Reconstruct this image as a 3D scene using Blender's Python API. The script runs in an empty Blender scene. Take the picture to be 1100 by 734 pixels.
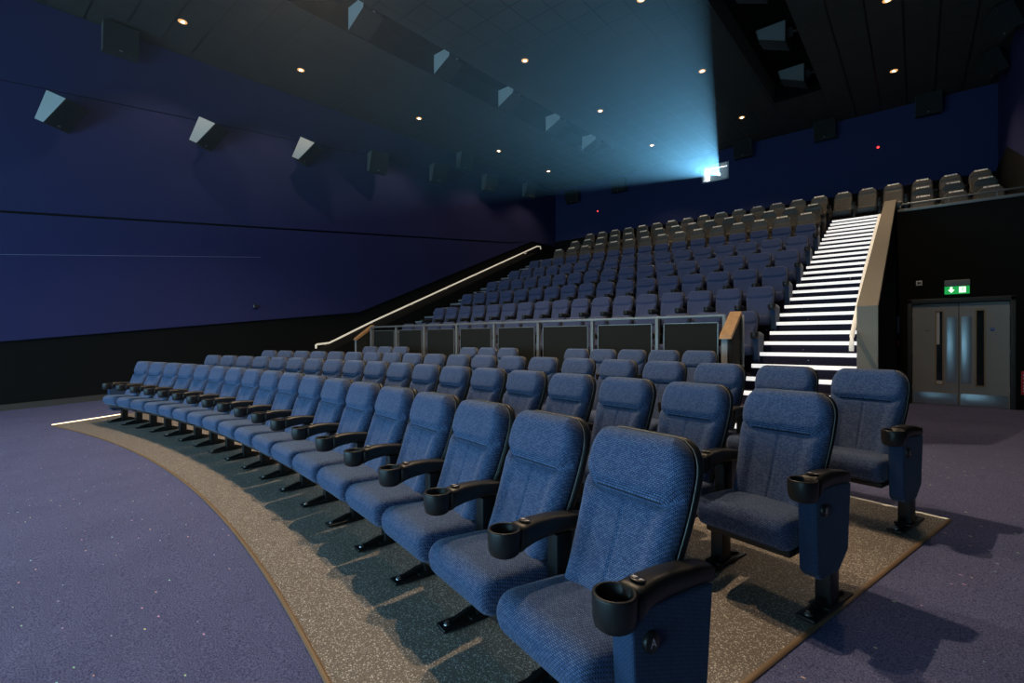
import bpy, bmesh, math, random
from mathutils import Vector, Matrix
random.seed(7)
PI = math.pi
S = bpy.context.scene
C = S.collection

# ------------------------------------------------------------------ mesh building helpers
class MB:
    """collects shapes into one mesh"""
    def __init__(s):
        s.v = []; s.f = []; s.m = []; s.sm = []
    def add(s, vs, fs, mat=0, smooth=False):
        o = len(s.v); s.v += [tuple(p) for p in vs]
        for f in fs:
            s.f.append([i + o for i in f]); s.m.append(mat); s.sm.append(smooth)
    def box(s, x0, x1, y0, y1, z0, z1, mat=0, M=None):
        vs = [(x, y, z) for z in (z0, z1) for y in (y0, y1) for x in (x0, x1)]
        if M: vs = [M @ Vector(p) for p in vs]
        s.add(vs, [(0, 2, 3, 1), (4, 5, 7, 6), (0, 1, 5, 4), (2, 6, 7, 3), (0, 4, 6, 2), (1, 3, 7, 5)], mat)
    def rbox(s, x0, x1, y0, y1, z0, z1, r=.01, mat=0, seg=3, M=None):
        bm = bmesh.new(); bmesh.ops.create_cube(bm, size=1)
        for v in bm.verts:
            v.co = ((x0 + x1) / 2 + v.co.x * (x1 - x0), (y0 + y1) / 2 + v.co.y * (y1 - y0), (z0 + z1) / 2 + v.co.z * (z1 - z0))
        bmesh.ops.bevel(bm, geom=bm.edges[:], offset=r, segments=seg, profile=.5, affect='EDGES')
        s.bm(bm, mat, True, M)
    def bm(s, bm, mat=0, smooth=True, M=None):
        bm.verts.index_update()
        s.add([(M @ v.co) if M else v.co.copy() for v in bm.verts], [[v.index for v in f.verts] for f in bm.faces], mat, smooth)
        bm.free()
    def prism(s, poly, axis, a, b, mat=0):
        """poly of 2D points extruded along an axis between a and b"""
        def P(p, t):
            return {'x': (t, p[0], p[1]), 'y': (p[0], t, p[1]), 'z': (p[0], p[1], t)}[axis]
        n = len(poly)
        vs = [P(p, a) for p in poly] + [P(p, b) for p in poly]
        fs = [list(range(n))[::-1], [n + i for i in range(n)]] + [[i, (i + 1) % n, n + (i + 1) % n, n + i] for i in range(n)]
        s.add(vs, fs, mat)
    def tube(s, pts, r, mat=0, n=10, cap=True):
        pts = [Vector(p) for p in pts]; rings = []
        for i, p in enumerate(pts):
            t = (pts[min(i + 1, len(pts) - 1)] - pts[max(i - 1, 0)]).normalized()
            a = Vector((0, 0, 1)) if abs(t.z) < .9 else Vector((1, 0, 0))
            u = t.cross(a).normalized(); w = t.cross(u).normalized()
            rings.append([p + r * (math.cos(2 * PI * k / n) * u + math.sin(2 * PI * k / n) * w) for k in range(n)])
        vs = [q for R in rings for q in R]; fs = []
        for i in range(len(rings) - 1):
            for k in range(n):
                fs.append([i * n + k, i * n + (k + 1) % n, (i + 1) * n + (k + 1) % n, (i + 1) * n + k])
        if cap: fs += [list(range(n))[::-1], [(len(rings) - 1) * n + k for k in range(n)]]
        s.add(vs, fs, mat, True)
    def lathe(s, prof, c=(0, 0, 0), mat=0, n=28, axis='z'):
        """profile of (radius, height) pairs about an axis through c"""
        vs = []; fs = []
        for r, h in prof:
            for k in range(n):
                a = 2 * PI * k / n; p = (r * math.cos(a), r * math.sin(a), h)
                if axis == 'x': p = (h, p[0], p[1])
                if axis == 'y': p = (p[0], h, p[1])
                vs.append((c[0] + p[0], c[1] + p[1], c[2] + p[2]))
        for i in range(len(prof) - 1):
            for k in range(n):
                fs.append([i * n + k, i * n + (k + 1) % n, (i + 1) * n + (k + 1) % n, (i + 1) * n + k])
        s.add(vs, fs, mat, True)
    def mesh(s, name, mats, weld=False):
        me = bpy.data.meshes.new(name)
        me.from_pydata(s.v, [], s.f)
        for m in mats: me.materials.append(m)
        for p, mi, sm in zip(me.polygons, s.m, s.sm):
            p.material_index = mi; p.use_smooth = sm
        bm = bmesh.new(); bm.from_mesh(me)
        if weld: bmesh.ops.remove_doubles(bm, verts=bm.verts[:], dist=1e-5)
        bmesh.ops.recalc_face_normals(bm, faces=bm.faces[:])
        bm.to_mesh(me); bm.free()
        me.update()
        return me

def link(name, me, parent=None, loc=(0, 0, 0), rot=(0, 0, 0)):
    o = bpy.data.objects.new(name, me); C.objects.link(o)
    o.location = loc; o.rotation_euler = rot
    if parent: o.parent = parent
    return o
def thing(name, label, cat, loc=(0, 0, 0), rot=(0, 0, 0), group=None, me=None):
    o = link(name, me, None, loc, rot)
    o['label'] = label; o['category'] = cat
    if group: o['group'] = group
    return o
def struct(name, me, parent=None, label=None):
    o = link(name, me, parent); o['kind'] = 'structure'
    if label: o['label'] = label
    return o
ORD = ['', 'first', 'second', 'third', 'fourth', 'fifth', 'sixth', 'seventh', 'eighth', 'ninth', 'tenth', 'eleventh', 'twelfth', 'thirteenth',
       'fourteenth', 'fifteenth', 'sixteenth', 'seventeenth', 'eighteenth', 'nineteenth', 'twentieth', 'twenty-first', 'twenty-second',
       'twenty-third', 'twenty-fourth', 'twenty-fifth', 'twenty-sixth', 'twenty-seventh', 'twenty-eighth', 'twenty-ninth']

# ------------------------------------------------------------------ materials
class NT:
    def __init__(s, name, rough=.6, metal=0., spec=.5):
        s.mat = bpy.data.materials.new(name); s.mat.use_nodes = True
        s.t = s.mat.node_tree; s.b = s.t.nodes['Principled BSDF']
        s.b.inputs['Roughness'].default_value = rough; s.b.inputs['Metallic'].default_value = metal
        s.b.inputs['Specular IOR Level'].default_value = spec
    def n(s, ty, **kw):
        nd = s.t.nodes.new(ty)
        for k, v in kw.items():
            if k in nd.inputs.keys(): nd.inputs[k].default_value = v
            else: setattr(nd, k, v)
        return nd
    def l(s, a, b): s.t.links.new(a, b)
    def col(s, c): s.b.inputs['Base Color'].default_value = (*c, 1)
    def math(s, op, a, b=None):
        m = s.n('ShaderNodeMath', operation=op)
        for i, x in enumerate((a, b)):
            if x is None: continue
            if isinstance(x, (int, float)): m.inputs[i].default_value = x
            else: s.l(x, m.inputs[i])
        return m.outputs[0]
    def bump(s, h, strength=.3, dist=.002):
        b = s.n('ShaderNodeBump'); b.inputs['Strength'].default_value = strength; b.inputs['Distance'].default_value = dist
        s.l(h, b.inputs['Height']); s.l(b.outputs[0], s.b.inputs['Normal'])
    def ramp(s, fac, stops):
        r = s.n('ShaderNodeValToRGB'); e = r.color_ramp.elements
        while len(e) < len(stops): e.new(.5)
        for q, (p, c) in zip(e, stops): q.position = p; q.color = (*c, 1)
        s.l(fac, r.inputs[0]); return r.outputs[0]
    def mix(s, f, a, b):
        m = s.n('ShaderNodeMix', data_type='RGBA')
        if isinstance(f, (int, float)): m.inputs[0].default_value = f
        else: s.l(f, m.inputs[0])
        for i, x in ((6, a), (7, b)):
            if isinstance(x, tuple): m.inputs[i].default_value = (*x, 1)
            else: s.l(x, m.inputs[i])
        return m.outputs[2]

def plain(name, c, rough=.6, metal=0., spec=.5, noise=0., scale=40.):
    k = NT(name, rough, metal, spec); k.col(c)
    if noise:
        tc = k.n('ShaderNodeTexCoord'); nz = k.n('ShaderNodeTexNoise', Scale=scale, Detail=4.)
        k.l(tc.outputs['Object'], nz.inputs['Vector'])
        lo = tuple(x * (1 - noise) for x in c); hi = tuple(min(1, x * (1 + noise)) for x in c)
        k.l(k.ramp(nz.outputs[0], [(.3, lo), (.7, hi)]), k.b.inputs['Base Color'])
    return k.mat
def emit(name, c, st, base=(0, 0, 0)):
    k = NT(name, .5); k.col(base)
    k.b.inputs['Emission Color'].default_value = (*c, 1); k.b.inputs['Emission Strength'].default_value = st
    return k.mat

def fabric(name, c1, c2, gap, bw=.0105, bh=.0062, gw=.0011):
    k = NT(name, .8, 0, .25)
    tc = k.n('ShaderNodeTexCoord'); sp = k.n('ShaderNodeSeparateXYZ'); k.l(tc.outputs['Object'], sp.inputs[0])
    u = k.math('ADD', sp.outputs[0], k.math('MULTIPLY', sp.outputs[1], .55))
    v = k.math('ADD', sp.outputs[2], sp.outputs[1])
    cb = k.n('ShaderNodeCombineXYZ'); k.l(u, cb.inputs[0]); k.l(v, cb.inputs[1])
    br = k.n('ShaderNodeTexBrick', offset=.5)
    br.inputs['Scale'].default_value = 1.; br.inputs['Brick Width'].default_value = bw; br.inputs['Row Height'].default_value = bh
    br.inputs['Mortar Size'].default_value = gw; br.inputs['Mortar Smooth'].default_value = .6
    br.inputs['Color1'].default_value = (*c1, 1); br.inputs['Color2'].default_value = (*c2, 1); br.inputs['Mortar'].default_value = (*gap, 1)
    k.l(cb.outputs[0], br.inputs['Vector']); k.l(br.outputs['Color'], k.b.inputs['Base Color'])
    k.b.inputs['Sheen Weight'].default_value = .15; k.b.inputs['Sheen Roughness'].default_value = .5
    k.bump(k.math('SUBTRACT', 1., br.outputs['Fac']), .55, .0015)
    return k.mat

def carpet(name, lo, hi, flecks=True, scale=260.):
    k = NT(name, .95, 0, .1)
    tc = k.n('ShaderNodeTexCoord'); P = tc.outputs['Object']
    n1 = k.n('ShaderNodeTexNoise', Scale=scale, Detail=2., Roughness=.6); k.l(P, n1.inputs['Vector'])
    n2 = k.n('ShaderNodeTexNoise', Scale=2.2, Detail=3.); k.l(P, n2.inputs['Vector'])
    base = k.ramp(n1.outputs[0], [(.32, lo), (.68, hi)])
    base = k.mix(k.math('MULTIPLY', n2.outputs[0], .35), base, tuple(x * .55 for x in lo))
    if flecks:
        vo = k.n('ShaderNodeTexVoronoi', Scale=9.); mp = k.n('ShaderNodeMapping'); mp.inputs['Scale'].default_value = (1., 2.2, 1.); mp.inputs['Rotation'].default_value = (0, 0, .5)
        k.l(P, mp.inputs[0]); k.l(mp.outputs[0], vo.inputs['Vector'])
        hue = k.n('ShaderNodeSeparateColor'); k.l(vo.outputs['Color'], hue.inputs[0])
        hs = k.n('ShaderNodeCombineColor', mode='HSV'); k.l(hue.outputs[0], hs.inputs[0]); hs.inputs[1].default_value = .45; hs.inputs[2].default_value = .85
        on = k.math('MULTIPLY', k.math('LESS_THAN', vo.outputs['Distance'], .085), k.math('GREATER_THAN', hue.outputs[1], .45))
        base = k.mix(on, base, hs.outputs[0])
    k.l(base, k.b.inputs['Base Color'])
    k.bump(n1.outputs[0], .5, .006)
    return k.mat

M = {}
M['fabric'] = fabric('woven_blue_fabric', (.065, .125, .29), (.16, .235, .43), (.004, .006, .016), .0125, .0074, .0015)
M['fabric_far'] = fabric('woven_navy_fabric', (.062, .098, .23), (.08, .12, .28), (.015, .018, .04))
M['side_fabric'] = fabric('woven_panel_fabric', (.03, .075, .17), (.045, .10, .22), (.008, .012, .03))
M['black'] = plain('black_plastic', (.014, .014, .014), .42, 0, .5)
M['steel_black'] = plain('black_steel', (.01, .01, .011), .35, .0, .5)
M['pipe'] = plain('pale_piping', (.35, .33, .30), .6)
M['bolt'] = plain('zinc_bolt', (.6, .6, .6), .3, 1.)
M['bracket'] = plain('pale_grey_metal', (.30, .32, .34), .5)
M['leather'] = plain('taupe_leather', (.10, .092, .082), .45, 0, .4, .2, 30)
M['white_thread'] = plain('white_lettering', (.85, .85, .85), .5)
M['carpet'] = carpet('violet_fleck_carpet', (.062, .068, .155), (.25, .265, .49), True, 150.)
M['carpet_stairs'] = carpet('navy_stair_carpet', (.02, .02, .045), (.055, .055, .10), True, 200.)
M['wall_blue'] = plain('blue_wall_fabric', (.042, .046, .145), .95, 0, .1, .18, 180)
M['wall_back'] = plain('blue_rear_fabric', (.044, .052, .15), .95, 0, .1, .15, 180)
M['black_wall'] = plain('black_wall_paint', (.009, .0095, .0095), .9, 0, .15)
M['wall_seam'] = plain('seam_shadow_gap', (.004, .004, .006), 1., 0, 0)
M['pale_seam'] = plain('pale_seam_thread', (.25, .27, .38), .9)
M['parapet'] = plain('taupe_carpet_wall', (.30, .265, .215), .9, 0, .15, .12, 160)
M['wood'] = plain('oak_cap', (.42, .24, .11), .5, 0, .4, .15, 12)
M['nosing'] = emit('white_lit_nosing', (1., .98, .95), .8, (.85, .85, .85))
M['rail_cream'] = emit('lit_handrail', (1., .86, .66), .45, (.85, .80, .72))  # added glow stands in for light caught by the rails, which are no lamps
M['steel'] = plain('brushed_steel', (.62, .65, .67), .34, 1.)
M['rail_steel'] = plain('satin_grey_rail', (.22, .24, .25), .4, .3)
M['panel_dark'] = plain('smoked_panel', (.02, .022, .02), .8, 0, .15)
M['door'] = plain('speckled_grey_laminate', (.42, .43, .42), .5, 0, .4, .3, 160)
M['door_frame'] = plain('charcoal_frame', (.045, .05, .052), .5)
M['brass'] = plain('gilt_beading', (.42, .30, .16), .45)
M['glass_dark'] = plain('dark_glass', (.012, .014, .014), .08)
M['white_card'] = plain('white_card', (.85, .85, .85), .5)
M['blue_sign'] = plain('blue_sign', (.05, .18, .55), .5)
M['red'] = plain('red_sign', (.6, .02, .02), .5)
M['exit_green'] = emit('lit_green_sign', (.02, .60, .12), .55, (.02, .25, .05))
M['exit_white'] = emit('lit_white_symbol', (.8, 1., .75), 1.6, (.8, .8, .8))
M['grey_box'] = plain('grey_housing', (.22, .24, .26), .5)
M['speaker'] = plain('charcoal_cabinet', (.02, .022, .023), .7)
M['grille'] = plain('black_grille', (.025, .028, .028), .85, 0, .2, .3, 300)
M['spk_side'] = plain('pale_cabinet_side', (.62, .64, .62), .7, 0, .3, .08, 120)  # pale tone paints screen light onto the cabinet sides
M['lamp'] = emit('warm_lamp', (1., .82, .55), 30.)
M['lamp_ring'] = emit('glowing_reflector', (1., .50, .16), .9, (.35, .25, .14))  # emission paints lamp glow onto the trim ring around the bulb
M['led_red'] = emit('red_led', (1., .03, .03), 6.)
M['strip'] = emit('warm_strip', (1., .76, .46), 3.5)
M['port_white'] = plain('white_port_lining', (.85, .85, .85), .6)
M['lens'] = emit('projector_lens', (.62, .85, 1.), 220.)
M['screen'] = emit('lit_cinema_screen', (.38, .76, 1.), 6.2)
M['trim'] = plain('tan_edge_trim', (.30, .20, .12), .5, .2)
M['skirting'] = plain('grey_brown_skirting', (.075, .068, .06), .5)
M['trough'] = plain('black_trough', (.006, .006, .007), .95, 0, .1)

def vinyl():
    k = NT('speckled_safety_vinyl', .55, 0, .35)
    tc = k.n('ShaderNodeTexCoord'); P = tc.outputs['Object']
    v = k.n('ShaderNodeTexVoronoi', Scale=230.); k.l(P, v.inputs['Vector'])
    sc = k.n('ShaderNodeSeparateColor'); k.l(v.outputs['Color'], sc.inputs[0])
    n = k.n('ShaderNodeTexNoise', Scale=300., Detail=2.); k.l(P, n.inputs['Vector'])
    base = k.ramp(n.outputs[0], [(.35, (.10, .085, .07)), (.65, (.34, .29, .245))])
    on = k.math('GREATER_THAN', sc.outputs[0], .88)
    k.l(k.mix(on, base, (.75, .70, .64)), k.b.inputs['Base Color'])
    return k.mat
M['vinyl'] = vinyl()

def tiles():
    """ceiling tiles 0.63 m square-ish with thin grid"""
    k = NT('charcoal_ceiling_tile', .9, 0, .2)
    tc = k.n('ShaderNodeTexCoord'); mp = k.n('ShaderNodeMapping'); k.l(tc.outputs['Object'], mp.inputs[0])
    mp.inputs['Location'].default_value = (4.02 + .632 * 40, -5.17 + .634 * 40, 0)
    br = k.n('ShaderNodeTexBrick', offset=0.)
    br.inputs['Scale'].default_value = 1.; br.inputs['Brick Width'].default_value = .632; br.inputs['Row Height'].default_value = .634
    br.inputs['Mortar Size'].default_value = .019; br.inputs['Mortar Smooth'].default_value = .1
    br.inputs['Color1'].default_value = (.058, .060, .056, 1); br.inputs['Color2'].default_value = (.064, .066, .061, 1); br.inputs['Mortar'].default_value = (.006, .007, .007, 1)
    k.l(mp.outputs[0], br.inputs['Vector']); n = k.n('ShaderNodeTexNoise', Scale=120.); k.l(tc.outputs['Object'], n.inputs['Vector'])
    k.l(k.mix(k.math('MULTIPLY', n.outputs[0], .4), br.outputs['Color'], (.03, .03, .03)), k.b.inputs['Base Color'])
    k.l(k.math('SUBTRACT', .95, k.math('MULTIPLY', br.outputs['Fac'], .6)), k.b.inputs['Roughness'])
    return k.mat
M['tile'] = tiles()

def haze():
    m = bpy.data.materials.new('projector_haze'); m.use_nodes = True; t = m.node_tree; t.nodes.clear()
    o = t.nodes.new('ShaderNodeOutputMaterial'); v = t.nodes.new('ShaderNodeVolumeScatter')
    v.inputs['Color'].default_value = (.92, .97, 1., 1); v.inputs['Density'].default_value = .0015; v.inputs['Anisotropy'].default_value = .62
    t.links.new(v.outputs[0], o.inputs['Volume']); return m
M['haze'] = haze()

# ------------------------------------------------------------------ the room: sizes
XL, XR, YB, YF = -13.59, 1.78, 19.45, -5.6
CXc, CYc = -6.695, -19.573            # centre of the curved rows
RP = 21.88                            # pedestal radius of the front row
def zc(y): return 8.11 + .0312 * y    # ceiling
def sm(a, b, x):
    t = min(1., max(0., (x - a) / (b - a))); return t * t * (3 - 2 * t)
def zf(x, y):
    rho = math.hypot(x - CXc, y - CYc)
    z = .0515 * (rho - RP)
    z = min(max(z, -.16), .215)
    t = sm(4.4, 12.5, y) * sm(-1.2, -.3, x)
    return z * (1 - t) + .03 * t
def pol(r, phi): return (CXc + r * math.sin(phi), CYc + r * math.cos(phi))

# floor
b = MB(); nx, ny = 62, 80; vs = []; fs = []
for j in range(ny + 1):
    for i in range(nx + 1):
        x = XL + (XR - XL) * i / nx; y = YF + (13.4 - YF) * j / ny; vs.append((x, y, zf(x, y)))
for j in range(ny):
    for i in range(nx):
        a = j * (nx + 1) + i; fs.append((a, a + 1, a + nx + 2, a + nx + 1))
b.add(vs, fs, 0, True); struct('floor', b.mesh('floor', [M['carpet']]))
# vinyl sector under the front rows
P0, P1, R0, R1 = -.192, .2800, 21.15, 24.82
b = MB(); vs = []; fs = []; nr, na = 16, 80
for j in range(nr + 1):
    for i in range(na + 1):
        r = R0 + (R1 - R0) * j / nr; x, y = pol(r, P0 + (P1 - P0) * i / na); vs.append((x, y, zf(x, y) + .007))
for j in range(nr):
    for i in range(na):
        a = j * (na + 1) + i; fs.append((a, a + 1, a + na + 2, a + na + 1))
b.add(vs, fs, 0, True); fv = struct('floor_vinyl', b.mesh('floor_vinyl', [M['vinyl']]))
def ribbon(pts, w, h, mat):
    b = MB(); vs = []; fs = []
    for i, p in enumerate(pts):
        q0 = Vector(pts[max(i - 1, 0)]); q1 = Vector(pts[min(i + 1, len(pts) - 1)]); t = (q1 - q0).normalized(); n = Vector((-t.y, t.x))
        for s_, dz in ((-1, 0), (-.6, h), (.6, h), (1, 0)):
            q = Vector(p) + n * s_ * w; vs.append((q.x, q.y, zf(p[0], p[1]) + .004 + dz))
    for i in range(len(pts) - 1):
        for k in range(3): fs.append((i * 4 + k, i * 4 + k + 1, i * 4 + k + 5, i * 4 + k + 4))
    b.add(vs, fs, 0, True); return b.mesh('edge_trim', [mat])
struct('trim_1', ribbon([pol(R0, P0 + (P1 - P0) * i / 90) for i in range(91)], .013, .006, M['trim']))
struct('trim_2', ribbon([pol(R0 + (R1 - R0) * i / 12, P1) for i in range(13)], .014, .007, M['trim']))
struct('trim_3', ribbon([pol(R1, P0 + (P1 - P0) * i / 60) for i in range(61)], .016, .007, M['steel']))
struct('trim_4', ribbon([pol(R0 + (R1 - R0) * i / 12, P0) for i in range(13)], .014, .007, M['trim']))

# left wall: black base wall, fabric panels in front of it with slim gaps
b = MB(); b.box(XL - .3, XL, YF, YB + .3, -.6, 9.2); struct('wall_left', b.mesh('wall_left', [M['black_wall']]))
def dado(y):      # top of the black dado: gentle rise, then with the stairs, then level
    if y < 8.6: return 1.33 + .119 * (y - .78)
    z0 = 1.33 + .119 * (8.6 - .78)
    if y < 17.6: return z0 + .41 * (y - 8.6)
    return z0 + .41 * 9.0
sA = lambda y: 3.843 + .1165 * (y - .78)
sC = lambda y: 6.384 + .1165 * (y - .78)
def fabpanel(name, lo, hi):
    ys = [YF, -2, .78, 3, 6, 8.6, 10, 12, 14, 16, 17.6, YB]
    b = MB(); vs = []; fs = []
    for y in ys:
        l, h = lo(y), hi(y); vs += [(XL, y, l), (XL + .05, y, l), (XL + .05, y, max(l, h)), (XL, y, max(l, h))]
    for i in range(len(ys) - 1):
        for k in range(4): fs.append((i * 4 + k, i * 4 + (k + 1) % 4, i * 4 + 4 + (k + 1) % 4, i * 4 + 4 + k))
    b.add(vs, fs); return struct(name, b.mesh(name, [M['wall_blue']]))
fabpanel('trim_5', dado, lambda y: sA(y) - .025)
fabpanel('trim_6', lambda y: max(sA(y) + .025, dado(y)), lambda y: sC(y) - .012)
fabpanel('trim_7', lambda y: sC(y) + .012, lambda y: zc(y) + .05)
b = MB(); sD = lambda y: 3.006 + .1229 * (y - .78)
b.prism([(-2, sD(-2)), (5.6, sD(5.6)), (5.6, sD(5.6) + .009), (-2, sD(-2) + .009)], 'x', XL + .049, XL + .053); struct('trim_8', b.mesh('pale_seam', [M['pale_seam']]))
# skirting
b = MB()
for i in range(24):
    y0, y1 = YF + i * .5, YF + (i + 1) * .5
    b.prism([(y0, zf(XL, y0) - .03), (y1, zf(XL, y1) - .03), (y1, zf(XL, y1) + .12), (y0, zf(XL, y0) + .12)], 'x', XL, XL + .03)
struct('baseboard_left', b.mesh('baseboard', [M['skirting']]))

# right wall
b = MB(); b.box(XR, XR + .3, YF, YB + .3, -.6, 9.2, 0); struct('wall_right', b.mesh('wall_right', [M['wall_blue']]))
b = MB(); b.prism([(YF, -.3), (YB, -.3), (YB, 6.27), (17.45, 6.27), (12.2, 4.15), (YF, 2.0)], 'x', XR - .03, XR + .01)
struct('trim_9', b.mesh('dado', [M['black_wall']]))
# back wall with the projection port
b = MB(); px0, px1, pz0, pz1 = -6.47, -5.53, 7.60, 8.20
b.box(XL - .3, px0, YB, YB + .25, 3.5, 9.2); b.box(px1, XR + .3, YB, YB + .25, 3.5, 9.2)
b.box(px0, px1, YB, YB + .25, 3.5, pz0); b.box(px0, px1, YB, YB + .25, pz1, 9.2)
struct('wall_back', b.mesh('wall_back', [M['wall_back']]))
b = MB(); b.box(XL, XR, YB - .04, YB + .01, 3.5, 6.2); struct('trim_10', b.mesh('rear_dado', [M['black_wall']]))
# front wall behind the camera with the screen
b = MB(); b.box(XL - .3, XR + .3, YF - .3, YF, -.6, 9.2); struct('wall_front', b.mesh('wall_front', [M['black_wall']]))
scr = thing('cinema_screen', 'wide pale lit cinema screen on the black front wall', 'screen', (-6.55, YF + .12, 0))
b = MB(); b.box(-6.6, 6.6, -.01, .01, .35, 3.0); link('screen_sheet', b.mesh('screen_sheet', [M['screen']]), scr)
b = MB()
for x0, x1, z0, z1 in ((-6.75, -6.6, .2, 3.15), (6.6, 6.75, .2, 3.15), (-6.6, 6.6, .2, .35), (-6.6, 6.6, 3.0, 3.15)): b.box(x0, x1, -.06, .03, z0, z1)
link('screen_frame', b.mesh('screen_frame', [M['black_wall']]), scr)

# ceiling with the two recessed troughs
TR = [(-9.80, -8.70), (-3.33, -2.10)]; TE = 16.45; TD = .55
b = MB()
def slab(x0, x1, y0, y1, mat=0):
    b.add([(x0, y0, zc(y0)), (x1, y0, zc(y0)), (x1, y1, zc(y1)), (x0, y1, zc(y1))], [(0, 1, 2, 3)], mat)
xs = [XL - .1, TR[0][0], TR[0][1], TR[1][0], TR[1][1], XR + .1]
slab(xs[0], xs[1], YF - .1, YB + .1); slab(xs[2], xs[3], YF - .1, YB + .1); slab(xs[4], xs[5], YF - .1, YB + .1)
for x0, x1 in TR:
    slab(x0, x1, TE, YB + .1)
    A = [(x0, YF - .1), (x1, YF - .1), (x1, TE), (x0, TE)]
    lo = [(x, y, zc(y)) for x, y in A]; hi = [(x, y, zc(y) + TD) for x, y in A]
    b.add(lo + hi, [(1, 2, 6, 5), (2, 3, 7, 6), (4, 5, 6, 7)], 1); b.add(lo + hi, [(3, 0, 4, 7)], 2 if x0 > -5 else 1)
M['trough_face'] = plain('painted_trough_face', (.10, .11, .11), .6)  # lighter tone stands in for beam light on the right trough's inner face
struct('ceiling', b.mesh('ceiling', [M['tile'], M['trough'], M['trough_face']]))
b = MB()
b.add([(XL - .3, YF - .3, 9.6), (XR + .3, YF - .3, 9.6), (XR + .3, YB + .3, 9.6), (XL - .3, YB + .3, 9.6)], [(0, 1, 2, 3)]); struct('ceiling_soffit', b.mesh('soffit', [M['trough']]))

# ------------------------------------------------------------------ raked block: platforms, stairs, parapet
SX0, SX1, PX0, PX1 = -11.2, -1.877, -.54, -.33
def fl(i): return .827 + .4976 * i
def ty(i): return 7.34 + 1.1556 * i
b = MB()
for i in range(9):
    y1 = YB if i == 8 else ty(i + 1)
    b.box(SX0, SX1, ty(i), y1, -.3, fl(i))
struct('floor_tiers', b.mesh('floor_tiers', [M['carpet_stairs']]))
b = MB()                                     # side closing panels of the tiers
struct_pts = [(ty(0), -.2)] + sum([[(ty(i), fl(i)), (ty(i + 1) if i < 8 else YB, fl(i))] for i in range(9)], []) + [(YB, -.2)]
b.prism(struct_pts, 'x', SX1 - .012, SX1 + .012); struct('trim_11', b.mesh('tier_side', [M['black_wall']]))
def stairs(name, x0, x1, k0, lit, side=1):
    b = MB()
    for k in range(k0, 25):
        z = .827 + .16587 * k; y = 7.34 + .3852 * k; y1 = y + .3852 if k < 24 else YB
        b.box(x0, x1, y, y1, max(-.3, z - 1.2), z)
    st = struct(name, b.mesh(name, [M['carpet_stairs']]))
    n = MB(); n.rbox(x0 + .01, x1 - .01, -.006, .058, -.048, .006, .004); nm = n.mesh('nosing', [lit])
    for k in range(k0, 25):
        o = link('nosing', nm, st, (0, 7.34 + .3852 * k, .827 + .16587 * k)); o['kind'] = 'structure'
    return st
stairs('stairs_right', SX1, PX0, -3, M['nosing'])
M['nosing_dim'] = plain('grey_nosing', (.35, .36, .38), .5)
stairs('stairs_left', -12.55, SX0, -3, M['nosing_dim'])
# ramped side wall between left stairs and the left wall
b = MB(); b.prism([(5.6, -.2), (5.6, .45), (16.6, 5.15), (YB, 5.15), (YB, -.2)], 'x', XL + .02, -12.55); struct('trim_12', b.mesh('stair_side', [M['black_wall']]))
# parapet beside right stairs
zt = lambda y: 1.745 + .414 * (y - 6.95)
b = MB(); poly = [(6.95, 0), (6.95, 1.745), (13.4, zt(13.4)), (13.4, 0)]
b.prism(poly, 'x', PX0, PX1 - .01, 0); b.prism([(6.96, 0), (6.96, 1.735), (13.4, zt(13.4) - .01), (13.4, 0)], 'x', PX1 - .01, PX1, 1)
struct('wall_stairs', b.mesh('parapet', [M['parapet'], M['black_wall']]))
# door wall and right landing
DW = 13.2
b = MB()
b.box(PX1, -.07 - .08, DW, DW + .2, -.3, 4.14); b.box(1.37 + .08, XR + .02, DW, DW + .2, -.3, 4.14); b.box(-.15, 1.45, DW, DW + .2, 2.18, 4.14)
struct('wall_landing', b.mesh('wall_landing', [M['black_wall']]))
b = MB()
b.box(PX0, XR, DW + .2, ty(7), 2.8, fl(6)); b.box(PX0, XR, ty(7), ty(8), 3.2, fl(7)); b.box(PX0, XR, ty(8), YB, 3.6, fl(8))
struct('floor_landing', b.mesh('floor_landing', [M['carpet_stairs']]))
b = MB(); b.rbox(PX1 + .02, XR, DW - .02, DW + .22, 4.085, 4.145, .008); struct('trim_13', b.mesh('landing_trim', [M['rail_steel']]))
# lobby behind the doors (dark)
b = MB(); b.box(-.4, XR, 15.0, 15.1, -.3, 2.7); struct('wall_lobby', b.mesh('wall_lobby', [M['black_wall']]))

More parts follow.
